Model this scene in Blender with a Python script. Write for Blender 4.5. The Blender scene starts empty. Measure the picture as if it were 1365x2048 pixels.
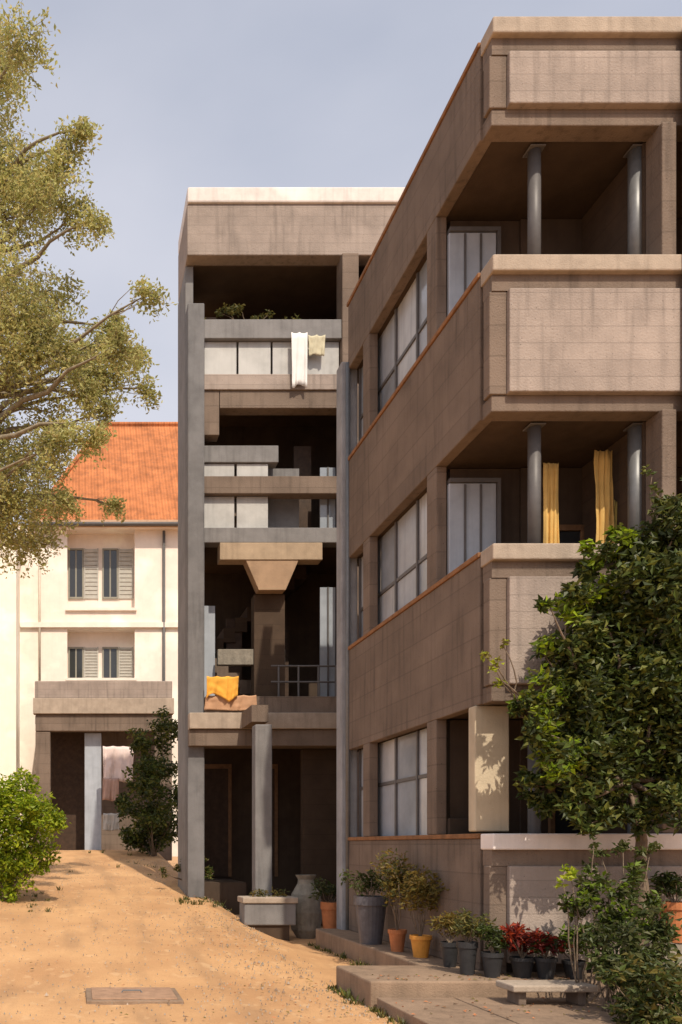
import bpy, math, random
from mathutils import Vector, noise
R=math.radians
sc=bpy.context.scene
COL=sc.collection
# ---------- camera (one-point view with a shifted lens) ----------
PXM=192.0; D0=9.0; VX,VY=150.0,1690.0; EYE=1.6
cam=bpy.data.cameras.new('camera'); co=bpy.data.objects.new('camera',cam); COL.objects.link(co)
co.location=(0,0,EYE); co.rotation_euler=(R(90),0,0)
cam.sensor_fit='VERTICAL'; cam.sensor_height=36; cam.lens=36*PXM*D0/2048
cam.shift_x=(682.5-VX)/2048; cam.shift_y=(VY-1024)/2048
cam.clip_start=0.05; cam.clip_end=3000
sc.camera=co
# ---------- world & sun ----------
SUN_EL,SUN_AZ=50,171      # azimuth clockwise from +Y
w=bpy.data.worlds.new('World'); sc.world=w; w.use_nodes=True
nt=w.node_tree; bg=nt.nodes['Background']; sky=nt.nodes.new('ShaderNodeTexSky'); sky.sky_type='NISHITA'
sky.sun_disc=False; sky.sun_elevation=R(SUN_EL); sky.sun_rotation=R(SUN_AZ); sky.dust_density=4; sky.air_density=1.2
# thin high cloud: a pale veil mixed over the clear sky, thicker towards the horizon
tc=nt.nodes.new('ShaderNodeTexCoord'); sp=nt.nodes.new('ShaderNodeSeparateXYZ'); nt.links.new(tc.outputs['Generated'],sp.inputs[0])
mr=nt.nodes.new('ShaderNodeMapRange'); mr.inputs[1].default_value=.3; mr.inputs[2].default_value=.78; mr.inputs[3].default_value=.97; mr.inputs[4].default_value=.44
nt.links.new(sp.outputs[2],mr.inputs[0])
mp=nt.nodes.new('ShaderNodeMapping'); mp.inputs['Scale'].default_value=(1,1,2.2); nt.links.new(tc.outputs['Generated'],mp.inputs[0])
no=nt.nodes.new('ShaderNodeTexNoise'); no.inputs['Scale'].default_value=2.2; no.inputs['Detail'].default_value=5; nt.links.new(mp.outputs[0],no.inputs['Vector'])
ma=nt.nodes.new('ShaderNodeMath'); ma.operation='MULTIPLY_ADD'; ma.inputs[1].default_value=.6; ma.inputs[2].default_value=-.3
nt.links.new(no.outputs['Fac'],ma.inputs[0])
ad=nt.nodes.new('ShaderNodeMath'); ad.operation='ADD'; ad.use_clamp=True; nt.links.new(ma.outputs[0],ad.inputs[0]); nt.links.new(mr.outputs[0],ad.inputs[1])
mx=nt.nodes.new('ShaderNodeMix'); mx.data_type='RGBA'; nt.links.new(ad.outputs[0],mx.inputs['Factor'])
nt.links.new(sky.outputs[0],mx.inputs['A']); mx.inputs['B'].default_value=(5.4,5.4,5.9,1)
nt.links.new(mx.outputs['Result'],bg.inputs[0]); bg.inputs[1].default_value=0.12
sl=bpy.data.lights.new('sun','SUN'); sl.energy=3.4; sl.angle=R(0.6); sl.color=(1,.87,.70)
so=bpy.data.objects.new('sun',sl); COL.objects.link(so); so.location=(5,-10,20)
d=Vector((math.sin(R(SUN_AZ))*math.cos(R(SUN_EL)),math.cos(R(SUN_AZ))*math.cos(R(SUN_EL)),math.sin(R(SUN_EL))))
so.rotation_euler=d.to_track_quat('Z','Y').to_euler()
sc.view_settings.view_transform='Standard'; sc.view_settings.look='None'; sc.view_settings.gamma=1; sc.view_settings.exposure=0.3
# ---------- helpers ----------
def X(px,k=1.): return (px-VX)/(PXM*k)
def Z(py,k=1.): return EYE-(py-VY)/(PXM*k)
def P(px,py,k): return Vector((X(px,k),D0/k,Z(py,k)))
def sm(a,b,t):
    t=max(0,min(1,(t-a)/(b-a))); return t*t*(3-2*t)
def gz(x,y):
    return min(1.45,max(0,.088*(y-10)))*(1-sm(2.4,3.7,x)) if y>10 else 0.
_m={}
def mat(name,col,rough=.85,var=.15,scale=6,bump=.0,bscale=60,streak=0,boards=0,spec=.3,trans=0,metal=0,stain=None,blotch=1):
    if name in _m: return _m[name]
    m=bpy.data.materials.new(name); m.use_nodes=True; n=m.node_tree; b=n.nodes['Principled BSDF']; L=n.links.new; N=n.nodes.new
    b.inputs['Roughness'].default_value=rough; b.inputs['Specular IOR Level'].default_value=spec; b.inputs['Metallic'].default_value=metal
    tc=N('ShaderNodeTexCoord'); no=N('ShaderNodeTexNoise'); no.inputs['Scale'].default_value=scale; no.inputs['Detail'].default_value=8; no.inputs['Roughness'].default_value=.62
    L(tc.outputs['Object'],no.inputs['Vector'])
    cr=N('ShaderNodeValToRGB'); e=cr.color_ramp.elements; e[0].position=.32; e[1].position=.68
    e[0].color=[c*(1-var) for c in col]+[1]; e[1].color=[min(1,c*(1+var)) for c in col]+[1]
    L(no.outputs['Fac'],cr.inputs['Fac']); out=cr.outputs['Color']
    def over(fac,c2,amt):
        nonlocal out
        x=N('ShaderNodeMix'); x.data_type='RGBA'; mu=N('ShaderNodeMath'); mu.operation='MULTIPLY'; mu.inputs[1].default_value=amt
        L(fac,mu.inputs[0]); L(mu.outputs[0],x.inputs['Factor']); L(out,x.inputs['A']); x.inputs['B'].default_value=list(c2)+[1]; out=x.outputs['Result']
    if streak:   # rain streaks and run-off stains
        mp=N('ShaderNodeMapping'); mp.inputs['Scale'].default_value=(5,5,.35); L(tc.outputs['Object'],mp.inputs[0])
        n2=N('ShaderNodeTexNoise'); n2.inputs['Scale'].default_value=2.4; n2.inputs['Detail'].default_value=6; L(mp.outputs[0],n2.inputs['Vector'])
        r2=N('ShaderNodeValToRGB'); r2.color_ramp.elements[0].position=.5; r2.color_ramp.elements[1].position=.72; L(n2.outputs['Fac'],r2.inputs['Fac'])
        over(r2.outputs['Color'],stain or [c*.45 for c in col],streak)
        n3=N('ShaderNodeTexNoise'); n3.inputs['Scale'].default_value=.9; n3.inputs['Detail'].default_value=7; L(tc.outputs['Object'],n3.inputs['Vector'])
        r3=N('ShaderNodeValToRGB'); r3.color_ramp.elements[0].position=.52; r3.color_ramp.elements[1].position=.66; L(n3.outputs['Fac'],r3.inputs['Fac'])
        over(r3.outputs['Color'],[min(1,c*1.4) for c in col],.5)
    hs=[]
    if boards:   # shuttering board lines and a fine tie-hole scatter
        sx=N('ShaderNodeSeparateXYZ'); L(tc.outputs['Object'],sx.inputs[0])
        m1=N('ShaderNodeMath'); m1.operation='DIVIDE'; m1.inputs[1].default_value=boards; L(sx.outputs['Z'],m1.inputs[0])
        fr=N('ShaderNodeMath'); fr.operation='FRACT'; L(m1.outputs[0],fr.inputs[0])
        lt=N('ShaderNodeMath'); lt.operation='LESS_THAN'; lt.inputs[1].default_value=.055; L(fr.outputs[0],lt.inputs[0])
        over(lt.outputs[0],[c*.55 for c in col],.45)
        fl=N('ShaderNodeMath'); fl.operation='FLOOR'; L(m1.outputs[0],fl.inputs[0])
        wn=N('ShaderNodeTexWhiteNoise'); wn.noise_dimensions='1D'; L(fl.outputs[0],wn.inputs['W'])
        over(wn.outputs['Value'],[c*.75 for c in col],.35)
        hs.append((lt.outputs[0],-.5))
        vo=N('ShaderNodeTexVoronoi'); vo.inputs['Scale'].default_value=14; L(tc.outputs['Object'],vo.inputs['Vector'])
        l2=N('ShaderNodeMath'); l2.operation='LESS_THAN'; l2.inputs[1].default_value=.09; L(vo.outputs['Distance'],l2.inputs[0])
        over(l2.outputs[0],[c*.4 for c in col],.6)
    L(out,b.inputs['Base Color'])
    if bump:
        nb=N('ShaderNodeTexNoise'); nb.inputs['Scale'].default_value=bscale; nb.inputs['Detail'].default_value=8; L(tc.outputs['Object'],nb.inputs['Vector'])
        h=nb.outputs['Fac']
        for s,a in hs:
            q=N('ShaderNodeMath'); q.operation='MULTIPLY_ADD'; q.inputs[1].default_value=a; L(s,q.inputs[0]); L(h,q.inputs[2]); h=q.outputs[0]
        bp=N('ShaderNodeBump'); bp.inputs['Strength'].default_value=bump; bp.inputs['Distance'].default_value=.02; L(h,bp.inputs['Height']); L(bp.outputs[0],b.inputs['Normal'])
    if trans:
        t=N('ShaderNodeBsdfTranslucent'); L(out,t.inputs['Color']); ms=N('ShaderNodeMixShader'); ms.inputs[0].default_value=trans
        L(b.outputs[0],ms.inputs[1]); L(t.outputs[0],ms.inputs[2]); L(ms.outputs[0],n.nodes['Material Output'].inputs['Surface'])
    _m[name]=m; return m
LOC={}
class MB:
    def __init__(s): s.v=[]; s.f=[]; s.mi=[]
    def q(s,a,b,c,d,m=0):
        i=len(s.v); s.v+=[tuple(a),tuple(b),tuple(c),tuple(d)]; s.f.append((i,i+1,i+2,i+3)); s.mi.append(m); return s
    def box(s,x0,x1,y0,y1,z0,z1):
        x0,x1=sorted((x0,x1)); y0,y1=sorted((y0,y1)); z0,z1=sorted((z0,z1))
        b=len(s.v); s.v+=[(x,y,z) for z in(z0,z1) for y in(y0,y1) for x in(x0,x1)]
        for q in((0,2,3,1),(4,5,7,6),(0,1,5,4),(2,6,7,3),(0,4,6,2),(1,3,7,5)): s.f.append(tuple(b+i for i in q)); s.mi.append(0)
        return s
    def prism(s,pts,y0,y1):      # polygon in XZ, extruded in Y
        b=len(s.v); n=len(pts); s.v+=[(x,y0,z) for x,z in pts]+[(x,y1,z) for x,z in pts]
        s.f.append(tuple(b+i for i in range(n))); s.f.append(tuple(b+n+i for i in reversed(range(n)))); s.mi+=[0,0]
        for i in range(n): s.f.append((b+i,b+n+i,b+n+(i+1)%n,b+(i+1)%n)); s.mi.append(0)
        return s
    def tube(s,pts,rs,n=8,cap=True):
        pts=[Vector(p) for p in pts]; b=len(s.v); prev=None
        for i,p in enumerate(pts):
            t=(pts[min(i+1,len(pts)-1)]-pts[max(i-1,0)]).normalized()
            u=(prev-t*prev.dot(t)) if prev else t.orthogonal(); u.normalize(); prev=u; v=t.cross(u)
            r=rs[i] if hasattr(rs,'__len__') else rs
            for j in range(n):
                a=2*math.pi*j/n; s.v.append(tuple(p+(u*math.cos(a)+v*math.sin(a))*r))
        for i in range(len(pts)-1):
            for j in range(n):
                s.f.append((b+i*n+j,b+i*n+(j+1)%n,b+(i+1)*n+(j+1)%n,b+(i+1)*n+j)); s.mi.append(0)
        if cap:
            s.f.append(tuple(b+j for j in reversed(range(n)))); s.f.append(tuple(b+(len(pts)-1)*n+j for j in range(n))); s.mi+=[0,0]
        return s
    def lathe(s,c,prof,n=20):
        b=len(s.v)
        for r,z in prof:
            for j in range(n):
                a=2*math.pi*j/n; s.v.append((c[0]+r*math.cos(a),c[1]+r*math.sin(a),c[2]+z))
        for i in range(len(prof)-1):
            for j in range(n): s.f.append((b+i*n+j,b+i*n+(j+1)%n,b+(i+1)*n+(j+1)%n,b+(i+1)*n+j)); s.mi.append(0)
        s.f.append(tuple(b+j for j in reversed(range(n)))); s.mi.append(0)
        s.f.append(tuple(b+(len(prof)-1)*n+j for j in range(n))); s.mi.append(0)
        return s
    def build(s,name,m,parent=None,bevel=0,smooth=False,label=None):
        o0=Vector(LOC.get(parent.name,(0,0,0))) if parent else Vector((0,0,0))
        me=bpy.data.meshes.new(name); me.from_pydata([tuple(Vector(v)-o0) for v in s.v],[],s.f)
        for mm in (m if isinstance(m,(list,tuple)) else [m]): me.materials.append(mm)
        me.polygons.foreach_set('material_index',s.mi)
        if smooth: me.polygons.foreach_set('use_smooth',[True]*len(s.f))
        o=bpy.data.objects.new(name,me); COL.objects.link(o); o.parent=parent
        if parent: LOC[o.name]=tuple(o0)
        if bevel:
            bm=o.modifiers.new('bevel','BEVEL'); bm.width=bevel; bm.segments=2; bm.limit_method='ANGLE'
        if label: o['label']=label
        return o
def tag(o,label=None,cat=None,group=None,kind=None):
    if label:o['label']=label
    if cat:o['category']=cat
    if group:o['group']=group
    if kind:o['kind']=kind
    return o
def thing(name,label,cat,loc=(0,0,0),group=None):
    o=bpy.data.objects.new(name,None); COL.objects.link(o); o.location=loc; LOC[o.name]=tuple(loc); o.empty_display_size=.2
    return tag(o,label,cat,group)
# leaves: small folded blades
def leaf(mb,rng,c,size,nm=3,up=.5,asp=.45):
    d=Vector((rng.gauss(0,1),rng.gauss(0,1),rng.gauss(0,.7))).normalized()
    nrm=Vector((rng.gauss(0,1),rng.gauss(0,1),rng.gauss(0,1)+up)); s=d.cross(nrm)
    if s.length<1e-3: return
    s.normalize(); u=s.cross(d); L=size*rng.uniform(.6,1.3); W=L*asp*.5
    a=c; b=c+d*L*.45+s*W+u*W*.5; e=c+d*L*.45-s*W+u*W*.5; t=c+d*L-u*L*.12
    i=len(mb.v); mb.v+=[tuple(a),tuple(b),tuple(t),tuple(e)]; mb.f+=[(i,i+1,i+2),(i,i+2,i+3)]; m=rng.randrange(nm); mb.mi+=[m,m]
def clump(mb,rng,c,r,n,size,nm=3,flat=1.,asp=.45,pick=None):
    for _ in range(n):
        v=Vector((rng.gauss(0,1),rng.gauss(0,1),rng.gauss(0,1))).normalized()*(rng.random()**.45)
        q=Vector(c)+Vector((v.x*r,v.y*r,v.z*r*flat)); leaf(mb,rng,q,size,nm,asp=asp)
# ---------- materials ----------
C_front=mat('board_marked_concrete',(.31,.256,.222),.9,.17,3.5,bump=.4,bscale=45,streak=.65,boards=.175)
C_shade=mat('shade_toned_concrete',(.175,.132,.103),.9,.2,1.6,bump=.4,bscale=50,streak=.65,boards=.32)  # darker version of the front concrete; side-face shade is put into the colour
C_grey=mat('grey_cement_render',(.185,.18,.18),.85,.14,4,bump=.25,streak=.4)
C_cop=mat('coping_concrete',(.36,.295,.235),.9,.15,5,bump=.3,streak=.3)
C_white=mat('lime_washed_coping',(.66,.61,.58),.8,.1,5,bump=.2,streak=.25)
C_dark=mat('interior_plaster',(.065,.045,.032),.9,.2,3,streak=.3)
C_soffit=mat('dark_soffit',(.068,.045,.03),.9,.2,3,bump=.2,boards=.3)  # very dark brown for undersides and recess walls
C_redbrown=mat('red_brown_coping',(.24,.115,.05),.8,.25,8,bump=.3)  # reddish-brown top course of the side bands
C_pale=mat('pale_painted_panel',(.40,.40,.39),.7,.12,4,bump=.1,streak=.25)
C_lilac=mat('blue_grey_render',(.36,.395,.445),.16,.1,3,bump=.1,streak=.25)
M_white=mat('white_limewash',(.80,.71,.63),.85,.05,3,bump=.2,streak=.12,stain=(.6,.52,.42))
M_grey=mat('grey_paint',(.10,.095,.095),.5,.12,9,spec=.4)
M_steel=mat('galvanised_steel',(.17,.175,.18),.45,.12,12,metal=.3)
M_door=mat('dark_timber',(.055,.032,.02),.6,.3,8,bump=.2)
M_wood=mat('brown_timber',(.20,.11,.055),.6,.25,10,bump=.2)
M_glass=mat('dark_window_glass',(.03,.033,.036),.08,.1,3,spec=.8)
M_glass2=mat('sky_reflecting_glass',(.14,.145,.155),.12,.1,3,spec=.9)
M_shut=mat('grey_shutter_paint',(.25,.24,.20),.6,.1,9)
M_terra=mat('terracotta',(.42,.16,.065),.8,.2,9,bump=.2)
M_orange=mat('orange_glaze',(.60,.27,.05),.5,.15,9)
M_black=mat('black_plastic',(.03,.03,.032),.5,.2,9)
M_bpot=mat('blue_grey_glaze',(.10,.10,.115),.35,.2,9)
M_stone=mat('grey_stone',(.22,.20,.165),.9,.22,7,bump=.5,bscale=25,streak=.3)
M_bark=mat('bark',(.16,.12,.085),.95,.3,12,bump=.8,bscale=18,streak=.3)
M_soil=mat('soil',(.07,.045,.03),1,.3,20,bump=.8)
M_ycloth=mat('ochre_cloth',(.62,.40,.13),.9,.12,5)
M_ocloth=mat('orange_cloth',(.75,.38,.06),.9,.12,5)
M_wcloth=mat('white_cloth',(.72,.71,.70),.9,.06,5)
M_pcloth=mat('pink_white_cloth',(.70,.58,.55),.9,.08,5)
M_bcloth=mat('beige_cloth',(.50,.46,.33),.9,.08,5)
def leafm(nm,c,tr=.45,var=.3): return mat(nm,c,.5,var,1.6,spec=.35,trans=tr)
LT=[leafm('olive_leaf_light',(.50,.49,.19)),leafm('olive_leaf_mid',(.38,.39,.14)),leafm('olive_leaf_yellow',(.52,.46,.19))]  # paled beyond natural leaf tones, so haze is put into the colour
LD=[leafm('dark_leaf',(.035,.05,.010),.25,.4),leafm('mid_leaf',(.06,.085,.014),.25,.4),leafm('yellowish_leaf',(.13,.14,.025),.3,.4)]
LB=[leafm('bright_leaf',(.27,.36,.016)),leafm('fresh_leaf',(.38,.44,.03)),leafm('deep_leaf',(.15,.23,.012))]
LR=[leafm('crimson_leaf',(.20,.018,.008),.25),leafm('maroon_leaf',(.10,.010,.008),.25),leafm('scarlet_leaf',(.32,.04,.01),.25)]
LO=[leafm('straw_leaf',(.19,.16,.04)),leafm('sage_leaf',(.11,.12,.04)),leafm('ochre_leaf',(.22,.15,.03))]
# sand
def sandmat():
    m=bpy.data.materials.new('compacted_sand'); m.use_nodes=True; n=m.node_tree; b=n.nodes['Principled BSDF']; L=n.links.new; N=n.nodes.new
    b.inputs['Roughness'].default_value=.95; b.inputs['Specular IOR Level'].default_value=.15
    tc=N('ShaderNodeTexCoord')
    def nz(s,d,sc_=(1,1,1)):
        mp=N('ShaderNodeMapping'); mp.inputs['Scale'].default_value=sc_; L(tc.outputs['Object'],mp.inputs[0])
        x=N('ShaderNodeTexNoise'); x.inputs['Scale'].default_value=s; x.inputs['Detail'].default_value=d; L(mp.outputs[0],x.inputs['Vector']); return x.outputs['Fac']
    cr=N('ShaderNodeValToRGB'); e=cr.color_ramp.elements; e[0].position=.35; e[1].position=.66; e[0].color=(.46,.26,.128,1); e[1].color=(.60,.36,.18,1)
    L(nz(.8,10),cr.inputs['Fac']); out=cr.outputs['Color']
    for f,lo,hi,c,a in ((nz(45,6),.6,.75,(.25,.15,.08),.55),(nz(1.3,8,(1.6,.3,1)),.52,.66,(.36,.215,.115),.6),(nz(5,6,(1,.6,1)),.6,.68,(.66,.45,.26),.4),(nz(120,3),.64,.7,(.75,.55,.36),.5)):
        r=N('ShaderNodeValToRGB'); r.color_ramp.elements[0].position=lo; r.color_ramp.elements[1].position=hi; L(f,r.inputs['Fac'])
        mu=N('ShaderNodeMath'); mu.operation='MULTIPLY'; mu.inputs[1].default_value=a; L(r.outputs['Color'],mu.inputs[0])
        x=N('ShaderNodeMix'); x.data_type='RGBA'; L(mu.outputs[0],x.inputs['Factor']); L(out,x.inputs['A']); x.inputs['B'].default_value=list(c)+[1]; out=x.outputs['Result']
    L(out,b.inputs['Base Color'])
    bp=N('ShaderNodeBump'); bp.inputs['Strength'].default_value=.55; bp.inputs['Distance'].default_value=.03
    aa=N('ShaderNodeMath'); aa.operation='ADD'; L(nz(14,10),aa.inputs[0]); L(nz(70,5),aa.inputs[1]); L(aa.outputs[0],bp.inputs['Height']); L(bp.outputs[0],b.inputs['Normal'])
    return m
M_sand=sandmat()
M_pave=mat('brown_paving',(.23,.16,.11),.9,.18,5,bump=.5,bscale=40,streak=.4)
# ================= SETTING =================
def lin(a,b,n): return [a+(b-a)*i/n for i in range(n+1)]
xs=[-400,-120,-40,-15]+lin(-8,8,80)+[12,20,60,160,400]
ys=[-60,-10,0]+lin(4,32,112)+[40,60,120,300,900]
g=MB(); rng=random.Random(3)
for y in ys:
    for x in xs:
        g.v.append((x,y,gz(x,y)+(noise.noise(Vector((x*.9,y*.9,0)))*.03+noise.noise(Vector((x*3,y*3,5)))*.012 if -9<x<9 and 3<y<33 else 0)-.03))
nx=len(xs)
for j in range(len(ys)-1):
    for i in range(nx-1):
        a=j*nx+i; g.f.append((a,a+1,a+nx+1,a+nx)); g.mi.append(0)
tag(g.build('ground',M_sand,smooth=True),kind='structure')
# paved step and raised terrace beside the block
pv=MB()
for a,b_,c,e in ((2.97,3.72,7.0,8.5),(3.735,4.5,7.0,8.5),(4.515,5.6,7.0,8.5)): pv.box(a,b_,c,e,-.1,.10+.004*rng.random())
tag(pv.build('pavement',M_pave,bevel=.012),kind='structure')
tag(MB().box(2.93,8,8.56,9.7,-.1,.25).box(3.9,8,9.703,14.0,-.1,.248).build('raised_path',mat('terrace_concrete',(.25,.175,.12),.9,.18,4,bump=.4,streak=.4),bevel=.02),kind='structure')
# gravel and leaf litter
st=MB()
for i in range(3000):
    y=rng.uniform(7.6,24); x=rng.uniform(-.95*y/9-.3,3.1); 
    if rng.random()<.25: x=2.9-abs(rng.gauss(0,.8)); y=rng.uniform(8,15)
    z=gz(x,y); r=rng.uniform(.004,.012)*(1 if rng.random()<.97 else 2.2); a=rng.uniform(0,6)
    b0=len(st.v)
    for j in range(5): st.v.append((x+r*math.cos(a+j*1.257)*rng.uniform(.7,1.1),y+r*math.sin(a+j*1.257),z-.012))
    st.v.append((x,y,z+r*.8))
    for j in range(5): st.f.append((b0+j,b0+(j+1)%5,b0+5)); st.mi.append(rng.randrange(3) if j==0 else st.mi[-1])
tag(st.build('gravel',[M_stone,M_pave,C_cop]),'scattered small stones lying over the orange sand path','gravel',kind='stuff')
lt=MB()
for i in range(500):
    y=rng.uniform(7.7,18); x=rng.uniform(-.9*y/9,2.8) if i%2 else rng.uniform(1.8,2.85)
    c=Vector((x,y,gz(x,y)+.008))
    if i%6==0: c=Vector((rng.uniform(3,5.4),rng.uniform(7.4,8.45),.108))
    if i%6==3: c=Vector((rng.uniform(3,5),rng.uniform(8.6,8.95),.256)) 
    dd=rng.uniform(0,6.28); L=rng.uniform(.025,.06); u=Vector((math.cos(dd),math.sin(dd),.1)); s=Vector((-math.sin(dd),math.cos(dd),.25))
    i0=len(lt.v); lt.v+=[tuple(c),tuple(c+u*L*.5+s*L*.25),tuple(c+u*L),tuple(c+u*L*.5-s*L*.25+Vector((0,0,.012)))]; lt.f.append((i0,i0+1,i0+2,i0+3)); lt.mi.append(rng.randrange(3))
tag(lt.build('leaf_litter',[M_wood,M_terra,LO[0]]),'dry brown leaves fallen on the sand path','leaf litter',kind='stuff')
dc=thing('drain_cover','brown square drain cover set flush in the sand, nearest thing on the path','drain cover',(.6,9.25,0))
MB().box(.12,1.12,8.85,9.65,-.06,.005).build('frame',M_pave,dc,bevel=.01)
MB().box(.18,1.06,8.91,9.59,.0,.022).build('lid',mat('weathered_cover',(.34,.21,.135),.9,.2,9,bump=.5),dc,bevel=.008)
MB().tube([(.5,9.25,.02),(.52,9.25,.045),(.7,9.25,.045),(.72,9.25,.02)],.008,6).build('handle',M_steel,dc)
# ================= RIGHT BLOCK =================
XC=X(985); XR=X(1325); XE=8.6
B=thing('apartment_block','tall brown concrete block with stacked corner balconies at the right','building',(XC+2,11,0))
bands=[(35,238,'roof'),(510,815,'b'),(1087,1400,'b'),(1667,1960,'b')]
YB=10.42   # loggia back wall
YE=13.75   # far end of the side
for i,(t,bt,kd) in enumerate(bands):
    zt,zb=Z(t),Z(bt); zc=zt-.17; zg=zc-.17; zs=zb+.17
    zb=max(zb,.25)
    # frontal panel of the balcony front, proud of its frame
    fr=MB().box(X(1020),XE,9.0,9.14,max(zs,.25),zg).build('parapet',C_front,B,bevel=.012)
    MB().box(XC+.02,XE,9.05,9.25,zg,zc).build('recess_strip',C_shade,fr)
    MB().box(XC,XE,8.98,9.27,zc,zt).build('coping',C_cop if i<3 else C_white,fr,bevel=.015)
    MB().box(XC,X(1020),9.06,9.2,zs if zs>.4 else .25,zg).build('corner_post',C_shade,B,bevel=.01)
    if zs>.4: MB().box(XC+.03,XE,9.08,9.3,zb,zs).build('slab_edge',C_shade,B,bevel=.01)
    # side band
    sp_=MB().box(XC,XC+.14,9.28,YE,zb,zt-.05).build('parapet',C_shade,B,bevel=.012)
    MB().box(XC-.02,XC+.17,9.28,YE+.02,zt-.05,zt+.005).build('coping',C_redbrown,sp_,bevel=.008)
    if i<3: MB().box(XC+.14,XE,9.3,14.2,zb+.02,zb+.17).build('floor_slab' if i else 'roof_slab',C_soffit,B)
# floors' back walls with door openings and windows
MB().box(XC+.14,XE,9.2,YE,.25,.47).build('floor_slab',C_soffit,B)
PANES=[C_lilac,mat('misty_glass',(.28,.315,.36),.1,.25,1.2,spec=.9),mat('curtained_glass',(.42,.44,.465),.25,.2,1.,spec=.8,streak=.4)]
levels=[(Z(815)+.19,Z(238),Z(510)),(Z(1400)+.19,Z(815),Z(1087)),(.47,Z(1400),Z(1667))]
for li,(z0,z1,zp) in enumerate(levels):
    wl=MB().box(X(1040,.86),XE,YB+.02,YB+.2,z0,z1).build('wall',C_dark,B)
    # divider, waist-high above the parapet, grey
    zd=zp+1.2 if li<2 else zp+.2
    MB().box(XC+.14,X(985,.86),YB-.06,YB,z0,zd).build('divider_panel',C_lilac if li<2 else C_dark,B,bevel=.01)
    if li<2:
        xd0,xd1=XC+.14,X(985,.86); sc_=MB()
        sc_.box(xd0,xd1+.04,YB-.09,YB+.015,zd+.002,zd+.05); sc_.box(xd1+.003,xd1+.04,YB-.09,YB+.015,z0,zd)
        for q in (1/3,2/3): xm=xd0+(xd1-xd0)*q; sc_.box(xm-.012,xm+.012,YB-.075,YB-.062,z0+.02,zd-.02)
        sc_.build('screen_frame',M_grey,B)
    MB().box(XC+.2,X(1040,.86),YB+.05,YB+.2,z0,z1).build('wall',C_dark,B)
    # doors / windows in the back wall
    for (a,b_) in ((1098,1170),(1195,1262)):
        x0,x1=X(a,.864),X(b_,.864); zt=z0+2.15
        f=MB(); f.box(x0,x0+.06,YB-.04,YB+.018,z0,zt); f.box(x1-.06,x1,YB-.04,YB+.018,z0,zt); f.box(x0+.06,x1-.06,YB-.04,YB+.018,zt-.07,zt); f.box(x0+.06,x1-.06,YB-.03,YB+.018,z0+.95,z0+1.02); 
        f=f.build('door',M_wood,B,bevel=.005)
        MB().box(x0+.06,x1-.06,YB-.01,YB+.012,z0+1.02,zt-.07).build('pane',M_glass,f); MB().box(x0+.06,x1-.06,YB-.02,YB+.012,z0,z0+.95).build('door_panel',M_door,f)
    # inner right wall of the loggia
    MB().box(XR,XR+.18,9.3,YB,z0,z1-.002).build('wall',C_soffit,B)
    # slim posts standing on the balcony edge
    for a in (1071,1274):
        k=9/9.38
        p=MB().tube([(X(a,k),9.40,zp-.02 if li<2 else z0),(X(a,k),9.40,z1)],.066 if a<1200 else .075,16).build('post',M_grey if a<1200 else M_steel,B,smooth=True)
        MB().box(X(a,k)-.085,X(a,k)+.085,9.31,9.49,z1-.02,z1-.003).build('post_head',M_grey,p,bevel=.01)
    # pillar at right
    MB().box(XR+.02,X(1358),9.03,9.3,(zp+.004),z1).build('pillar',C_shade,B,bevel=.012)
    # recessed side glazing between the columns
    y0,y1=YB+.24,YE-.02
    zz0=z0; zz1=z1
    nb=4; pw=(y1-y0)/nb; Xs=XC+.2
    s=MB()
    for j in range(nb+1): s.box(Xs-.03,Xs+.03,y0+j*pw-.025,y0+j*pw+.025,zz0,zz1)
    wf=s.build('window',M_grey,B,bevel=.004)
    for j in range(nb):
        MB().box(Xs,Xs+.02,y0+j*pw+.025,y0+(j+1)*pw-.025,zz0,zz0+2.0).build('pane',PANES[(j*2+li)%3],wf)
        MB().box(Xs-.02,Xs+.03,y0+j*pw+.026,y0+(j+1)*pw-.026,zz0+2.003,zz0+2.05).build('transom',M_grey,wf)
        MB().box(Xs,Xs+.02,y0+j*pw+.025,y0+(j+1)*pw-.025,zz0+2.053,zz1).build('pane',PANES[(j+li+1)%3],wf)
    # structural columns of the side, proud of the bands
    for yy,ww,mm in ((10.54,.14,C_shade),(12.9,.14,C_shade)):
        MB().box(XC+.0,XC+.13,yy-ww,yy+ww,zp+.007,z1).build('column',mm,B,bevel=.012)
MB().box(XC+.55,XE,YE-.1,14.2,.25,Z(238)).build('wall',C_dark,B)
MB().box(X(1358)+.02,XE,8.94,8.975,3.,Z(60)).build('wall',C_cop,B)
# ground-floor pier, window and lintel catching the sun
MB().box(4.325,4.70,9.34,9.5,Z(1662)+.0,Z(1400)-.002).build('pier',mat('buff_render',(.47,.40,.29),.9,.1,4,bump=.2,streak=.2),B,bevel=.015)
# grey service column at the far end of the side wall
gc=MB().box(X(683,.653),X(716,.653),YE+.03,YE+.3,-.05,Z(720,.655)).build('column',mat('light_cement_render',(.29,.295,.31),.85,.15,4,bump=.25,streak=.5),B,bevel=.02)
dp=MB().tube([(X(700,.66),YE-.02,.25),(X(700,.66),YE-.02,Z(720,.66))],.035,10).build('drainpipe',M_steel,B,smooth=True)
# ================= STAIR TOWER =================
k=.53; YT=D0/k
T=thing('stair_tower','narrow open concrete stair tower with a white coping, behind the block','tower',(4.2,18.5,.3))
x0,x1=X(375,k),X(800,k)
tx=lambda px:X(px,k)
tz=lambda py:Z(py,k)
BK=YT+2.3
MB().box(x0,x1+1,YT-.05,YT+1.5,tz(408)+.002,tz(377)).build('coping',C_white,T,bevel=.03)
MB().box(x0,x1+1,YT,YT+1.5,tz(510),tz(408)).build('roof_parapet',C_front,T,bevel=.02)
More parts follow.
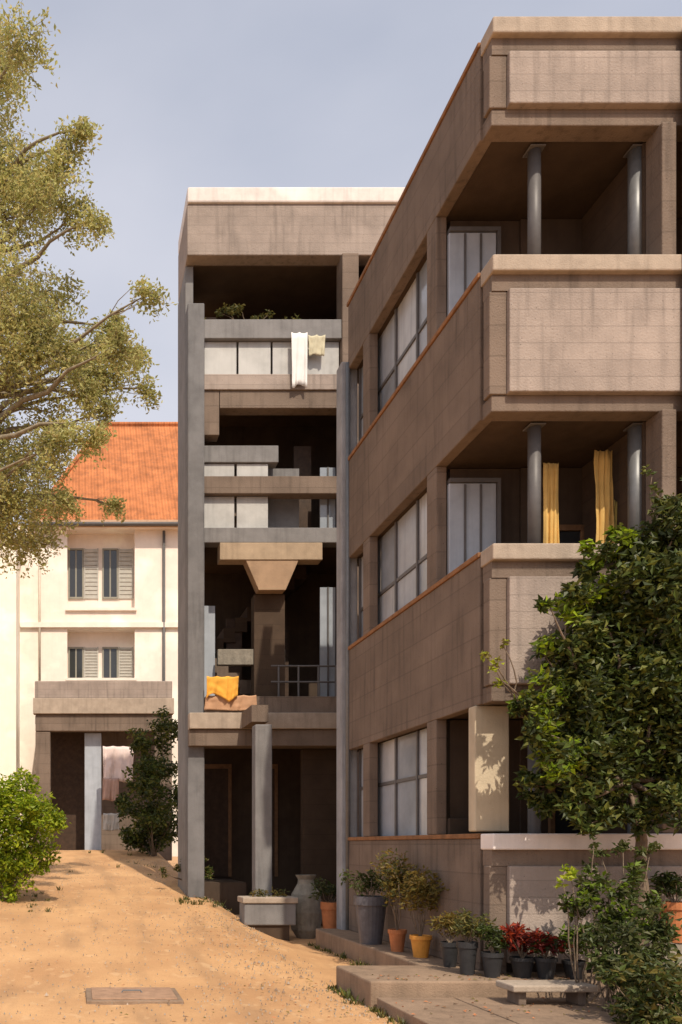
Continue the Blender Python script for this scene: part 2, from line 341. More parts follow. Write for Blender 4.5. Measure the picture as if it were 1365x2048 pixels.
# left fin wall (its shaded flank shows) and columns
MB().box(x0,x0+.16,YT+.3,YT+1.55,gz(2,18)-.3,tz(512)).build('side_wall',C_grey,T,bevel=.015)
MB().box(x0-.003,tx(408),YT-.1,YT+.29,gz(2.5,17)-.2,tz(612)).build('column',mat('dark_cement_render',(.15,.148,.152),.85,.18,4,bump=.25,streak=.4),T,bevel=.02)
MB().box(tx(682),tx(715),YT-.1,YT+.29,0,tz(512)).build('column',C_shade,T,bevel=.02)
MB().box(tx(745),tx(800)+1,YT,YT+.3,0,tz(512)).build('wall',C_front,T,bevel=.02)
# back walls per storey
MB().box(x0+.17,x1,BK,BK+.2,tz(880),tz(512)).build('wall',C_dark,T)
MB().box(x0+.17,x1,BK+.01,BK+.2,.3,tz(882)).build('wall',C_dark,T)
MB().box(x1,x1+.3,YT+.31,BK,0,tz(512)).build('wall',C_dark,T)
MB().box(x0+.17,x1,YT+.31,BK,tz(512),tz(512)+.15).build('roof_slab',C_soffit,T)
def slab(a,b_,xa,xb,m,name='slab',y0=YT,d=.3,**kw):
    return MB().box(tx(xa),tx(xb),y0,y0+d,tz(b_),tz(a)).build(name,m,T,bevel=.012,**kw)
MB().box(x0+.17,x1,YT+.3,BK-.003,tz(740),tz(715)).build('landing',C_soffit,T)
MB().box(x0+.17,x1,YT+.3,BK-.003,tz(1075),tz(1055)).build('landing',C_soffit,T)
MB().box(x0+.17,x1,YT+.3,BK-.003,tz(1462),tz(1440)).build('landing',C_soffit,T)
# storey 4 balcony: cement beam, pale panels, brown edge
slab(642,680,408,682,C_grey,'beam',y0=YT-.06)
for i in range(4):
    a=408+i*68.5; pc=MB().box(tx(a)+.02,tx(a+68.5)-.02,YT+.05,YT+.12,tz(750),tz(681)).build('balcony_panel',C_pale,T,bevel=.008)
slab(750,781,408,682,C_front,'slab_edge',y0=YT-.04)
slab(781.5,816,440,682,C_shade,'beam')
slab(781.5,870,408,439,C_shade,'bracket')
# storey 3
slab(886,920,408,560,C_grey,'beam',y0=YT+.1)
for a,b_ in((408,474),(475,542)):
    MB().box(tx(a)+.02,tx(b_)-.02,YT+.15,YT+.2,tz(951),tz(921)).build('balcony_panel',C_pale,T,bevel=.006)
    MB().box(tx(a)+.02,tx(b_)-.02,YT+.15,YT+.2,tz(1052),tz(987)).build('balcony_panel',C_pale,T,bevel=.006)
slab(951,986,408,682,C_shade,'beam',y0=YT+.02)
slab(1055,1085,408,682,C_grey,'slab_edge')
MB().box(tx(545),tx(612),YT+.5,YT+.6,tz(1055),tz(915)).build('wall',C_grey,T)
df=MB().box(tx(612),tx(648),YT+.9,YT+.98,tz(1055),tz(850)).build('door',M_door,T)
# storey 2: beam with sunlit haunch carrying the flight above
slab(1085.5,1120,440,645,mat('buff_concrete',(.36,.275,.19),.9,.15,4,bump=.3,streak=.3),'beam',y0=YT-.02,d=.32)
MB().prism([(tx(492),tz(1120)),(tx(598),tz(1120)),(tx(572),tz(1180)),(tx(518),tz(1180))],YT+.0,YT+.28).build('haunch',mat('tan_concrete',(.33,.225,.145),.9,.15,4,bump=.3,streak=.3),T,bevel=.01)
MB().box(tx(515),tx(578),YT+.3,YT+.6,tz(1430),tz(1180)).build('column',C_soffit,T,bevel=.01)
# half flights of stairs inside
def flight(px0,px1,za,zb,ya,m=C_shade,n=9):
    s=MB(); xa,xb=tx(px0),tx(px1)
    for i in range(n):
        xx0=xa+(xb-xa)*i/n; xx1=xa+(xb-xa)*(i+1)/n; z=za+(zb-za)*(i+1)/n
        s.box(xx0,xx1,ya,ya+.95,z-.30,z)
    return s.build('stair_flight',m,T)
flight(650,430,tz(1430),tz(1290),YT+1.2)
flight(420,650,tz(1290),tz(1085),YT+.25+1.1,C_soffit)
flight(650,430,tz(1060),tz(920),YT+1.3)
flight(640,430,tz(720),tz(560),YT+1.2,C_shade)
MB().box(tx(408),tx(442),YT+.7,YT+.8,tz(1430),tz(1192)).build('wall',C_lilac,T)
for a,b_ in ((478,512),(582,613)):
    f=MB().box(tx(a),tx(b_),BK-.9,BK-.84,tz(1430),tz(1200)).build('door',M_door,T)
slab(1290,1322,442,580,M_stone,'beam',y0=YT+.35,d=.15)
for i in range(14):
    pass
rl=MB(); 
for zz in(tz(1330),tz(1362)): rl.tube([(tx(545),YT+.1,zz),(tx(682),YT+.1,zz)],.02,8)
for px in (560,600,640,675): rl.tube([(tx(px),YT+.1,tz(1400)),(tx(px),YT+.1,tz(1330))],.02,8)
rl.build('railing',M_grey,T)
# first-floor slab
slab(1396,1430,408,680,C_shade,'parapet',y0=YT-.2,d=.25)
slab(1430.5,1462,375,680,C_cop,'slab_edge',y0=YT-.35,d=.6)
slab(1462.5,1495,375,680,C_shade,'beam',y0=YT-.28,d=.5)
# ground storey: doors in the dark
for a,b_ in((412,505),(552,610)):
    f=MB(); X0,X1=tx(a),tx(b_); f.box(X0,X0+.07,BK-.06,BK-.003,.9,3.4); f.box(X1-.07,X1,BK-.06,BK-.003,.9,3.4); f.box(X0+.07,X1-.07,BK-.06,BK-.003,3.3,3.4)
    f=f.build('door',M_wood,T); MB().box(X0+.07,X1-.07,BK-.04,BK-.003,.9,3.3).build('door_panel',M_door,f)
MB().box(x0+.2,tx(500),YT+.35,BK-.01,.2,.85).build('floor_slab',C_dark,T)
MB().box(tx(615),tx(682),YT+.3,YT+.5,0,tz(1496)).build('wall',C_soffit,T)
# free-standing front column
kc=.585
MB().box(X(511,kc),X(545,kc),D0/kc,D0/kc+.3,.0,Z(1462,kc)+.12).build('column',C_grey,T,bevel=.02)
MB().box(X(511,kc),X(545,kc),D0/kc+.31,YT-.36,tz(1462)+.0,tz(1430)-.01).build('beam',C_shade,T)
# cloths
def cloth(name,label,pts_top,drop,m,folds=5,amp=.03,cat='cloth',group=None,wav=0.,seed=0):
    r=random.Random(seed); a,b_=Vector(pts_top[0]),Vector(pts_top[1]); n=28; k_=10; s=MB(); t=(b_-a)
    nn=t.normalized().cross(Vector((0,0,1)))
    for j in range(k_+1):
        for i in range(n+1):
            u=i/n; v=j/k_; 
            p=a+t*(u+.05*v*math.sin(u*9+seed))+Vector((0,0,-drop*v*(1+(wav+.03)*math.sin(u*7+seed))-.02*abs(math.sin(u*folds*3.14))*(1-v)))+nn*(amp*(math.sin(u*folds*6.28+seed+v*1.5)+.5*math.sin(u*folds*14+v*4))*(.3+.8*v))+nn*noise.noise(Vector((u*4,v*4,seed)))*amp
            s.v.append(tuple(p))
    for j in range(k_):
        for i in range(n): q=j*(n+1)+i; s.f.append((q,q+1,q+n+2,q+n+1)); s.mi.append(0)
    o=s.build(name,m,smooth=True); md=o.modifiers.new('solid','SOLIDIFY'); md.thickness=.006
    return tag(o,label,cat,group)
cloth('towel','white towel hung over the upper balcony rail of the stair tower',(P(580,672,k)+Vector((0,-.12,0)),P(612,672,k)+Vector((0,-.12,0))),1.05,M_wcloth,2,.015,'towel',seed=1)
cloth('towel','beige towel hung beside the white one on the stair tower',(P(614,676,k)+Vector((0,-.1,0)),P(648,676,k)+Vector((0,-.1,0))),.4,M_bcloth,2,.015,'towel',seed=2)
cloth('cloth','bright orange cloth draped on the first floor edge of the stair tower',(P(409,1358,k)+Vector((0,-.3,0)),P(472,1358,k)+Vector((0,-.3,0))),.42,M_ocloth,3,.025,'cloth',seed=3,wav=.15)
cloth('cloth','tan cloth spread below the orange one on the stair tower edge',(P(409,1394,k)+Vector((0,-.24,0)),P(508,1394,k)+Vector((0,-.24,0))),.3,mat('tan_cloth',(.46,.27,.16),.9,.1,5),4,.02,'cloth',seed=4)
kk=9/9.75
cloth('curtain','slim ochre curtain left of the two in the middle balcony',(P(1088,925,kk),P(1118,925,kk)),1.25,M_ycloth,3,.025,'curtain',seed=5)
cloth('curtain','bright yellow curtain right of the two in the middle balcony',(P(1190,900,kk),P(1226,900,kk)),1.35,M_ycloth,3,.03,'curtain',seed=6)
cloth('curtain','short mustard cloth beside the yellow curtain above the dark bush',(P(1228,1000,kk),P(1258,1000,kk)),.7,mat('mustard_cloth',(.45,.34,.10),.9,.1,5),2,.02,'curtain',seed=7)
# ================= WHITE HOUSE =================
k=.30; YH=D0/k
H=thing('white_house','white house with orange tiled hipped roof beyond the sand path','house',(1,YH+3,1.3))
hx0,hx1=X(36,k),X(420,k); hz=lambda py:Z(py,k)
gh=1.2
rec=[(135,270,1058,1222),(135,270,1258,1362)]
w_=MB()
rx0,rx1=X(135,k),X(270,k)
w_.box(hx0,rx0,YH,YH+.5,gh,hz(1050)); w_.box(rx1,hx1,YH,YH+.5,gh,hz(1050))
w_.box(rx0,rx1,YH,YH+.5,hz(1058),hz(1050)); w_.box(rx0,rx1,YH,YH+.5,hz(1258),hz(1222)); w_.box(rx0,rx1,YH,YH+.5,gh,hz(1362))
w_.box(hx0,hx1,YH+.505,YH+7,gh,hz(1050))
w_.build('wall',M_white,H)
for (a,b_,t,bt) in rec:
    for (p,q_) in ((137,168),(206,238)):
        s=MB(); zt=hz(t+30); zb=hz(bt-32 if t<1200 else bt-2); X0,X1=X(p,k),X(q_,k); yy=YH+.44
        s.box(X0,X0+.05,yy,YH+.503,zb,zt); s.box(X1-.05,X1,yy,YH+.503,zb,zt); s.box(X0+.05,X1-.05,yy,YH+.503,zt-.06,zt); s.box(X0+.05,X1-.05,yy,YH+.503,zb,zb+.06); s.box((X0+X1)/2-.025,(X0+X1)/2+.025,yy+.01,YH+.503,zb+.06,zt-.06)
        f=s.build('window',M_shut,H); MB().box(X0+.05,X1-.05,yy+.03,YH+.503,zb+.06,zt-.06).build('pane',M_glass,f)
        # shutter folded beside each window
        sh=MB(); Xa,Xb=X(q_+1,k),X(q_+30,k)
        n=12
        for i in range(n): z=zb+(zt-zb)*i/n; sh.box(Xa+.04,Xb-.04,yy+.02,YH+.5,z+.01,z+(zt-zb)/n-.02)
        sh.box(Xa,Xa+.04,yy,YH+.503,zb,zt); sh.box(Xb-.04,Xb,yy,YH+.503,zb,zt); sh.build('shutter',mat('pale_shutter',(.42,.41,.37),.7,.1,8),H)
    MB().box(X(a,k)-.06,X(b_,k)+.06,YH-.1,YH-.003,hz(bt)-.0,hz(bt)+.09).build('sill',M_white,H)
# sills/string course, eaves and roof
MB().box(hx0+.1,hx1+.1,YH-.12,YH-.003,hz(1256),hz(1246)).build('string_course',M_white,H)
ze=hz(1052); ov=.45
e0,e1,ey0,ey1=X(62,k),hx1+.5,YH-.35,YH+7.3
ry=YH+4.2; rk=D0/ry; rz=Z(850,rk); rxa=X(205,rk); rxb=hx1-1.0
rb=MB()
rb.q((e0,ey0,ze),(e1,ey0,ze),(rxb+1.5,ry,rz),(rxa,ry,rz)); rb.q((e0,ey1,ze),(e0,ey0,ze),(rxa,ry,rz),(rxa,ry+.01,rz)); rb.q((e1,ey1,ze),(e0,ey1,ze),(rxa,ry+.01,rz),(rxb+1.5,ry+.01,rz)); rb.q((e1,ey0,ze),(e1,ey1,ze),(rxb+1.5,ry+.01,rz),(rxb+1.5,ry,rz))
def tiles():
    m=mat('orange_roof_tiles',(.46,.165,.062),.85,.3,2.2,bump=.2,streak=.5,stain=(.25,.12,.07)); n=m.node_tree; b=n.nodes['Principled BSDF']
    wv=n.nodes.new('ShaderNodeTexWave'); wv.wave_type='BANDS'; wv.bands_direction='X'; wv.inputs['Scale'].default_value=1.4
    wz=n.nodes.new('ShaderNodeTexWave'); wz.bands_direction='Z'; wz.wave_profile='SAW'; wz.inputs['Scale'].default_value=1.1
    tcn=n.nodes.new('ShaderNodeTexCoord'); n.links.new(tcn.outputs['Object'],wv.inputs['Vector']); n.links.new(tcn.outputs['Object'],wz.inputs['Vector'])
    a=n.nodes.new('ShaderNodeMath'); a.operation='ADD'; n.links.new(wv.outputs['Fac'],a.inputs[0]); n.links.new(wz.outputs['Fac'],a.inputs[1])
    bp=n.nodes.new('ShaderNodeBump'); bp.inputs['Distance'].default_value=.08; bp.inputs['Strength'].default_value=.8; n.links.new(a.outputs[0],bp.inputs['Height']); n.links.new(bp.outputs[0],b.inputs['Normal']); return m
M_tile=tiles()
rf=rb.build('roof',M_tile,H)
MB().tube([(rxa,ry,rz),(rxb+1.5,ry,rz)],.12,8).build('ridge_cap',M_tile,rf)
MB().tube([(e0,ey0,ze+.02),(rxa,ry,rz+.02)],.1,8).build('hip_cap',M_tile,rf)
MB().box(e0-.03,e1+.03,ey0-.06,ey0-.005,ze-.18,ze+.06).build('fascia',mat('fascia_paint',(.50,.33,.22),.8,.1,5),H)
MB().box(e0,e1,ey0,YH-.003,ze-.14,ze-.03).build('soffit',M_white,H)
# porch terrace in front of the house
kp=.327; YP=D0/kp
pz=lambda py:Z(py,kp)
PX0,PX1=X(70,kp),X(345,kp)
PR=thing('porch','concrete flat-roofed porch with a dark entrance in front of the white house','porch',(1,YP+1,1.3))
MB().box(PX0,PX1,YP,YP+.2,pz(1396),pz(1362)).build('parapet',C_front,PR,bevel=.02)
MB().box(PX0-.05,PX1+.05,YP-.08,YP+.25,pz(1428),pz(1396.5)).build('slab_edge',C_cop,PR,bevel=.02)
MB().box(PX0+.02,PX1,YP+.02,YP+.3,pz(1462),pz(1428.5)).build('beam',C_shade,PR,bevel=.02)
MB().box(PX0,PX1,YP+.31,YH-.01,pz(1445),pz(1430)).build('roof_slab',C_soffit,PR)
MB().box(PX0+.02,X(101,kp),YP+.05,YP+.4,1.1,pz(1462.5)).build('pillar',C_shade,PR,bevel=.02)
MB().box(X(170,kp),X(204,kp),YP+.4,YP+.75,1.1,pz(1462.5)).build('pillar',C_lilac,PR,bevel=.02)
MB().box(X(310,kp),PX1,YP+.05,YP+.4,1.1,pz(1462.5)).build('pillar',C_shade,PR,bevel=.02)
MB().box(X(101,.31),X(172,.31),YH-.3,YH-.1,1.1,pz(1447)).build('wall',M_door,PR)
MB().box(X(172,.31),X(345,.31),YH-.3,YH-.1,1.1,pz(1447)).build('wall',C_shade,PR)
MB().box(X(100,kp),X(280,kp),YP+.2,YH-.4,1.1,1.42).build('step',C_cop,PR,bevel=.02)
cloth('bedsheet','pale pink and white sheet hanging in the porch of the white house',(P(206,1492,.335),P(268,1492,.335)),1.1,M_pcloth,3,.05,'bedsheet',seed=9)
cloth('cloth','dusty rose cloth hanging below the pale sheet in the porch',(P(206,1556,.336),P(238,1556,.336)),.7,mat('rose_cloth',(.42,.28,.23),.9,.1,5),2,.04,'cloth',seed=10)
cloth('cloth','small light grey cloth hanging lowest in the porch',(P(207,1626,.336),P(238,1626,.336)),.55,mat('grey_cloth',(.42,.40,.37),.9,.1,5),2,.03,'cloth',seed=11)
# left white building
M_cream=mat('cream_limewash',(.86,.80,.68),.85,.05,3,bump=.2,streak=.1,stain=(.7,.6,.48))
W=thing('white_building','plain bright white building at the far left edge behind the hedge','building',(-4,27,1))
kl=.32; wx=X(33,kl)
MB().box(wx-7,wx,D0/kl,D0/kl+5,.8,Z(1085,kl)).build('wall',M_cream,W,bevel=.02)
MB().box(wx-7.05,wx+.06,D0/kl-.08,D0/kl+5.05,Z(1085,kl)+.003,Z(1072,kl)).build('coping',C_white,W,bevel=.02)
# ================= VEGETATION =================
def limb(mb,rng,a,b,r0,r1,n=7,wob=.06,sag=0):
    a,b=Vector(a),Vector(b); L=(b-a).length; pts=[];rs=[]
    off=Vector((0,0,0))
    for i in range(n+1):
        u=i/n; off+=Vector((rng.gauss(0,1),rng.gauss(0,1),rng.gauss(0,1)))*L*wob/n*(1.6)
        pts.append(a.lerp(b,u)+off*(math.sin(u*math.pi))+Vector((0,0,sag*math.sin(u*math.pi)))); rs.append(r0+(r1-r0)*u)
    mb.tube(pts,rs,7); return pts
# big olive-green tree, left edge
rng=random.Random(11)
kt=.62; YTt=D0/kt
TR=thing('leafy_tree','tall light olive-green tree overhanging the left edge','tree',(-2.7,YTt,gz(-2.7,YTt)))
tk=MB(); cw=MB(); base=Vector((-2.9,YTt,gz(-3,YTt)-.2)); top=Vector((-2.2,YTt,9))
mains=limb(tk,rng,base,top,.26,.16,10,.05); limb(tk,rng,top,Vector((-1.9,YTt,16.5)),.16,.04,8,.05)
cl=[]  # clumps: px,py,radius px
for (px,py,r) in ((-70,40,60),(20,125,42),(-30,200,70),(45,190,40),(10,280,55),(90,230,40),(-20,380,80),(60,330,50),(110,320,30),(30,470,75),(115,450,55),(150,400,28),(-10,560,80),(70,560,60),(130,560,45),(165,490,32),(0,660,70),(60,690,45),(150,640,40),(110,745,50),(40,770,60),(180,700,42),(225,665,38),(270,690,34),(170,760,50),(240,735,34),(300,680,22),(-20,850,70),(60,870,55),(120,840,45),(190,800,32),(230,810,22),(10,950,60),(90,930,45),(150,945,40),(40,1010,45),(-20,1060,50),(100,970,30),(205,955,18),(255,950,14),(-120,150,130),(-140,450,140),(-130,750,130),(-120,980,100),(150,280,14),(185,380,12),(200,560,20),(250,640,24),(300,655,18),(210,730,30),(320,715,16),(185,650,34),(240,790,26),(60,1040,36),(10,1010,50),(140,990,30)):
    cl.append((px,py,r))
spine=mains+[top.lerp(Vector((-1.9,YTt,16.5)),i/8) for i in range(9)]
for (px,py,r) in cl:
    if py<330: px-=38 if px>0 else 15
    if px>100: px-=18; r*=.82
    dy=rng.uniform(-1.6,1.6)
    kc2=D0/(YTt+dy); c=Vector((X(px,kt),YTt+dy,Z(py,kt))); rr=r/(PXM*kt)
    src=min(spine,key=lambda s:(s-c).length+abs(s.z-(c.z-1.2))*.6)
    pts=limb(tk,rng,src,c,.02+.018*(c-src).length,.008,7,.12,.15)
    n=int(150+rr*rr*(2100 if px>60 else 4200))
    nc=max(4,int(n/75))
    for q_ in range(nc):
        v=Vector((rng.gauss(0,1),rng.gauss(0,1),rng.gauss(0,1))).normalized()*rr*rng.random()**.5
        sub=c+Vector((v.x,v.y,v.z*.85)); 
        tw=limb(tk,rng,pts[-2],sub,.008,.003,3,.1)
        clump(cw,rng,sub,rr*.6+.12,int(n/nc),.068,flat=.85,asp=.5)
    # wispy tips
    for q_ in range(int(8+rr*46)):     # leafy outer twigs
        v=Vector((rng.gauss(.15,1),rng.gauss(0,.8),rng.gauss(-.1,1))).normalized(); a_=c+v*rr*.6; b2=c+v*(rr*rng.uniform(1.,1.55)+.1)+Vector((0,0,-.1))
        tw=limb(tk,rng,a_,b2,.005,.0015,4,.12)
        for p_ in tw:
            for w_i in range(5): leaf(cw,rng,p_+Vector((rng.gauss(0,.05),rng.gauss(0,.05),rng.gauss(0,.05))),.075,3,asp=.5)
tk.build('trunk',mat('pale_bark',(.24,.20,.14),.95,.3,12,bump=.6,bscale=18),TR,smooth=True); cw.build('crown',LT,TR)
# generic shrub made of clumps
def shrub(name,label,cat,clumps,mats,size,dens,base,stems=True,group=None,seed=1,asp=.5,barkr=.03,hub=None,grow=1.,hi=(),himats=None):
    r=random.Random(seed); t=thing(name,label,cat,base,group); f=MB(); s=MB(); f2=MB(); ci=-1
    for (c,rr) in clumps:
        ci+=1; rr*=grow; c=Vector(c); n=max(12,int(dens*rr*rr)); nc=max(2,n//45)
        if stems: limb(s,r,Vector(hub) if hub else Vector(base)+Vector((r.gauss(0,.04),r.gauss(0,.04),0)),c-Vector((0,0,rr*.3)),barkr,.004,6,.1)
        for q_ in range(nc):
            v=Vector((r.gauss(0,1),r.gauss(0,1),r.gauss(0,1))).normalized()*rr*r.random()**.4
            clump(f2 if ci in hi and q_%3 else f,r,c+v,rr*.36+.02,n//nc,size,len(himats if ci in hi and q_%3 else mats),asp=asp)
    f.build('foliage',mats,t)
    if hi: f2.build('foliage',himats,t,label='outer foliage with sunlit highlights put into yellow-green leaf colours')  # edge highlights painted with paler leaf colours on the outer clumps
    if hub: limb(s,r,base,hub,barkr*2.2,barkr*1.3,8,.05)
    if stems: s.build('stem',M_bark,t,smooth=True)
    return t
def pc(px,py,rp,k_,dy=0): return (Vector((X(px,k_),D0/k_+dy,Z(py,k_))),rp/(PXM*k_))
r=random.Random(5); kb=1.05
L_=[(1340,1060,60),(1290,1110,55),(1230,1110,40),(1180,1115,28),(1130,1215,40),(1190,1190,50),(1260,1200,70),(1340,1200,80),(1090,1290,35),(1150,1300,60),(1240,1310,80),(1330,1320,80),(1075,1390,45),(1060,1460,38),(1140,1410,70),(1230,1430,80),(1330,1440,80),(1085,1530,45),(1150,1530,70),(1240,1540,80),(1330,1550,80),(1120,1600,40),(1200,1610,50),(1290,1610,50),(1400,1150,90),(1410,1350,100),(1410,1550,90),(1040,1425,22),(1070,1220,18),(1350,1000,30),(1250,1070,24),(1180,1350,70),(1280,1260,70),(1130,1480,60),(1190,1470,70),(1290,1480,80),(1280,1380,80),(1060,1560,34),(1350,1110,60),(1210,1250,60),(1080,1600,30),(1250,1640,36),(1160,1640,28)]
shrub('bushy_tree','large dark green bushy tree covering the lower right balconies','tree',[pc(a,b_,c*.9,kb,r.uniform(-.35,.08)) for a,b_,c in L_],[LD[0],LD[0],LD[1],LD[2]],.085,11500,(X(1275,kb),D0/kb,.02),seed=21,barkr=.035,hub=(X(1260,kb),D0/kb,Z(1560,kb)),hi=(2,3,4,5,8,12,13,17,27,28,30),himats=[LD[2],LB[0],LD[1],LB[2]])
shrub('creeper','small green creeper tip beside the right pillar above the dark tree','creeper',[pc(1305,945,14,1.02),pc(1312,985,14,1.02),pc(1340,1000,16,1.02)],[LD[1],LD[2]],.06,4000,(X(1330,1.02),D0/1.02,Z(1060,1.02)),seed=3,barkr=.01)
# hedge bush at left
kh=.55
shrub('bush','bright yellow-green bush at the lower left edge of the sand path','bush',[pc(a,b_,c,kh,r.uniform(-.6,.6)) for a,b_,c in ((-10,1600,50),(40,1600,40),(85,1610,32),(5,1670,55),(60,1670,45),(105,1650,28),(-10,1740,50),(45,1735,38),(85,1710,28),(-80,1650,80),(20,1780,22))],LB,.09,6500,(X(20,kh),D0/kh,gz(-1.5,D0/kh)),seed=8,grow=1.12)
ks=.36
shrub('shrub','dark green climbing shrub between the porch and the stair tower','shrub',[pc(a,b_,c,ks,r.uniform(-.5,.5)) for a,b_,c in ((325,1460,24),(290,1480,20),(320,1530,28),(285,1560,24),(255,1610,18),(300,1610,32),(330,1650,30),(290,1675,28),(345,1600,20),(265,1665,15))],[LD[1],LD[0],LD[2],LD[1]],.13,3000,(X(310,ks),D0/ks,1.2),seed=9,grow=1.5)
shrub('shrub','low olive shrub against the foot of the stair tower left column','shrub',[pc(a,b_,c,.5,r.uniform(-.2,.2)) for a,b_,c in ((360,1735,16),(390,1725,20),(425,1740,16),(330,1745,10))],[LO[1],LD[1],LO[0]],.07,6000,(X(385,.5),D0/.5,.8),seed=10)
# far trees beyond the buildings
for i,(x,y,h,lb) in enumerate(((-16,62,9,'far rounded dark tree behind the white buildings, left'),(-7,75,10,'far tree behind the white house, hidden mostly by the hedge'),(14,70,11,'far dark tree behind the stair tower, right side'))):
    cs=[(Vector((x+r.gauss(0,2.4),y+r.gauss(0,2),h*.62+r.gauss(0,1.4))),r.uniform(1.2,2.2)) for _ in range(14)]
    shrub('background_tree',lb,'tree',cs,LD,.5,110,(x,y,1.2),group='trees far behind the buildings',seed=30+i,barkr=.2)
# ================= POTS AND PLANTS =================
def pot(name,label,px,py,wpx,hpx,k_,m,mats=None,fol=0,seed=1,z0=None,group='pots along the foot of the building',size=.07,shape=0):
    x=X(px,k_); y=D0/k_; z=Z(py,k_) if z0 is None else z0; h=hpx/(PXM*k_); rr=wpx/(PXM*k_)/2
    t=thing(name,label,'plant pot',(x,y,z),group)
    pr=[(rr*.68,0),(rr*.95,h*.8),(rr*.96,h*.82),(rr*1.06,h*.82),(rr*1.06,h),(rr*.9,h),(rr*.88,h*.9)] if shape==0 else [(rr*.5,0),(rr*.85,h*.15),(rr,h*.42),(rr*.85,h*.7),(rr*.5,h*.86),(rr*.46,h*.93),(rr*.62,h),(rr*.5,h),(rr*.4,h*.9)]
    MB().lathe((x,y,z),pr,24).build('pot',m,t,smooth=False,bevel=0)
    MB().lathe((x,y,z),[(rr*.8,h*.86),(rr*.8,h*.9)] if shape==0 else [(rr*.4,h*.86),(rr*.4,h*.89)],16).build('soil',M_soil,t)
    if mats:
        f=MB(); s=MB(); rg=random.Random(seed); fh=fol/(PXM*k_)
        for i in range(9):
            tip=Vector((x+rg.gauss(0,rr*.7),y+rg.gauss(0,rr*.5),z+h+fh*rg.uniform(.4,1)))
            limb(s,rg,(x,y,z+h*.88),tip,.008,.003,4,.1); clump(f,rg,tip,fh*.22+.03,int(30+fh*90),size,len(mats),asp=.4)
        f.build('foliage',mats,t); s.build('stem',M_bark,t)
    return t
pot('urn','grey stone urn standing between the tower columns',612,0,66,128,.60,M_stone,shape=1,group=None,z0=-.03)
pot('plant_pot','small reddish terracotta pot right of the stone urn',662,0,38,80,.62,M_terra,[LO[1],LD[0]],40,2,z0=-.03)
pot('plant_pot','large dark blue-grey glazed pot beside the grey column',742,0,62,95,.76,M_bpot,[LO[1],LD[1]],40,3,z0=.248)
pot('plant_pot','small orange pot with yellowish plant, brightest pot by the side wall',842,0,40,44,.865,M_orange,[LO[0],LO[2]],130,4,z0=.248)
pot('plant_pot','brown clay pot with olive plant left of the bright orange pot',795,0,34,44,.82,M_terra,LO,140,5,z0=.248)
pot('plant_pot','black pot with dark leaves at the left end of the red-leaved plants',935,0,38,66,1.0,M_black,[LO[0],LO[1]],50,6,size=.06,z0=.25)
pot('plant_pot','dark pot with straw-coloured foliage against the brown side wall',900,0,34,50,.94,M_black,[LO[0],LO[2]],50,16,size=.06,z0=.25)
pot('plant_pot','black pot with low deep green leaves, between dark and crimson plants',985,0,40,50,1.02,M_black,[LD[0],LD[1]],45,7,size=.06,z0=.25)
pot('plant_pot','black pot with a cluster of crimson leaves',1045,0,44,40,1.02,M_black,LR,55,8,size=.075,z0=.25)
pot('plant_pot','black pot with maroon leaves beside the crimson one',1092,0,40,42,1.03,M_black,[LR[1],LR[0],LD[0]],50,9,size=.075,z0=.25)
pot('plant_pot','black pot with bright green leaves at the right end of the row',1150,0,44,36,1.03,M_black,[LB[2],LD[1]],60,10,size=.07,z0=.25)
pot('plant_pot','rust-red clay pot on a stone block at the right edge',1350,0,56,80,1.03,M_terra,[LD[0],LD[1]],50,11,z0=.62)
xb_=X(1350,1.03); tag(MB().box(xb_-.17,xb_+.17,D0/1.03-.08,D0/1.03+.15,.251,.618).build('stone_block',M_stone,bevel=.02),'rough grey stone block under the rust-red clay pot','stone block')
# planter box by the front column
PB=thing('planter_box','low pale grey concrete planter box around the foot of the front column','planter',(X(525,.6),D0/.6,.0))
xa,xb=X(478,.6),X(578,.6); ya=D0/.6-.5
MB().box(xa,xb,ya,ya+.45,.25,.62).build('box',C_grey,PB,bevel=.02); MB().box(xa-.03,xb+.03,ya-.03,ya+.48,.62,.72).build('rim',C_cop,PB,bevel=.015); MB().box(xa+.1,xb-.1,ya+.05,ya+.4,-.05,.25).build('foot',C_soffit,PB)
f=MB(); rg=random.Random(4)
for i in range(10): clump(f,rg,Vector((rg.uniform(xa+.1,xb-.1),ya+.22,.76)),.1,24,.06,3)
f.build('foliage',LO,PB)
# stone seat slab on the paving
SB=thing('stone_bench','low pale stone seat slab on two blocks in front of the pots','bench',(X(1105,1.1),D0/1.1,.1))
yb=D0/1.12; 
MB().box(X(1022,1.12),X(1192,1.12),yb-.05,yb+.30,.235,.30).build('seat',C_cop,SB,bevel=.015)
for a in (1040,1160): MB().box(X(a,1.12),X(a+16,1.12),yb+.02,yb+.24,.1,.235).build('leg',C_shade,SB,bevel=.01)
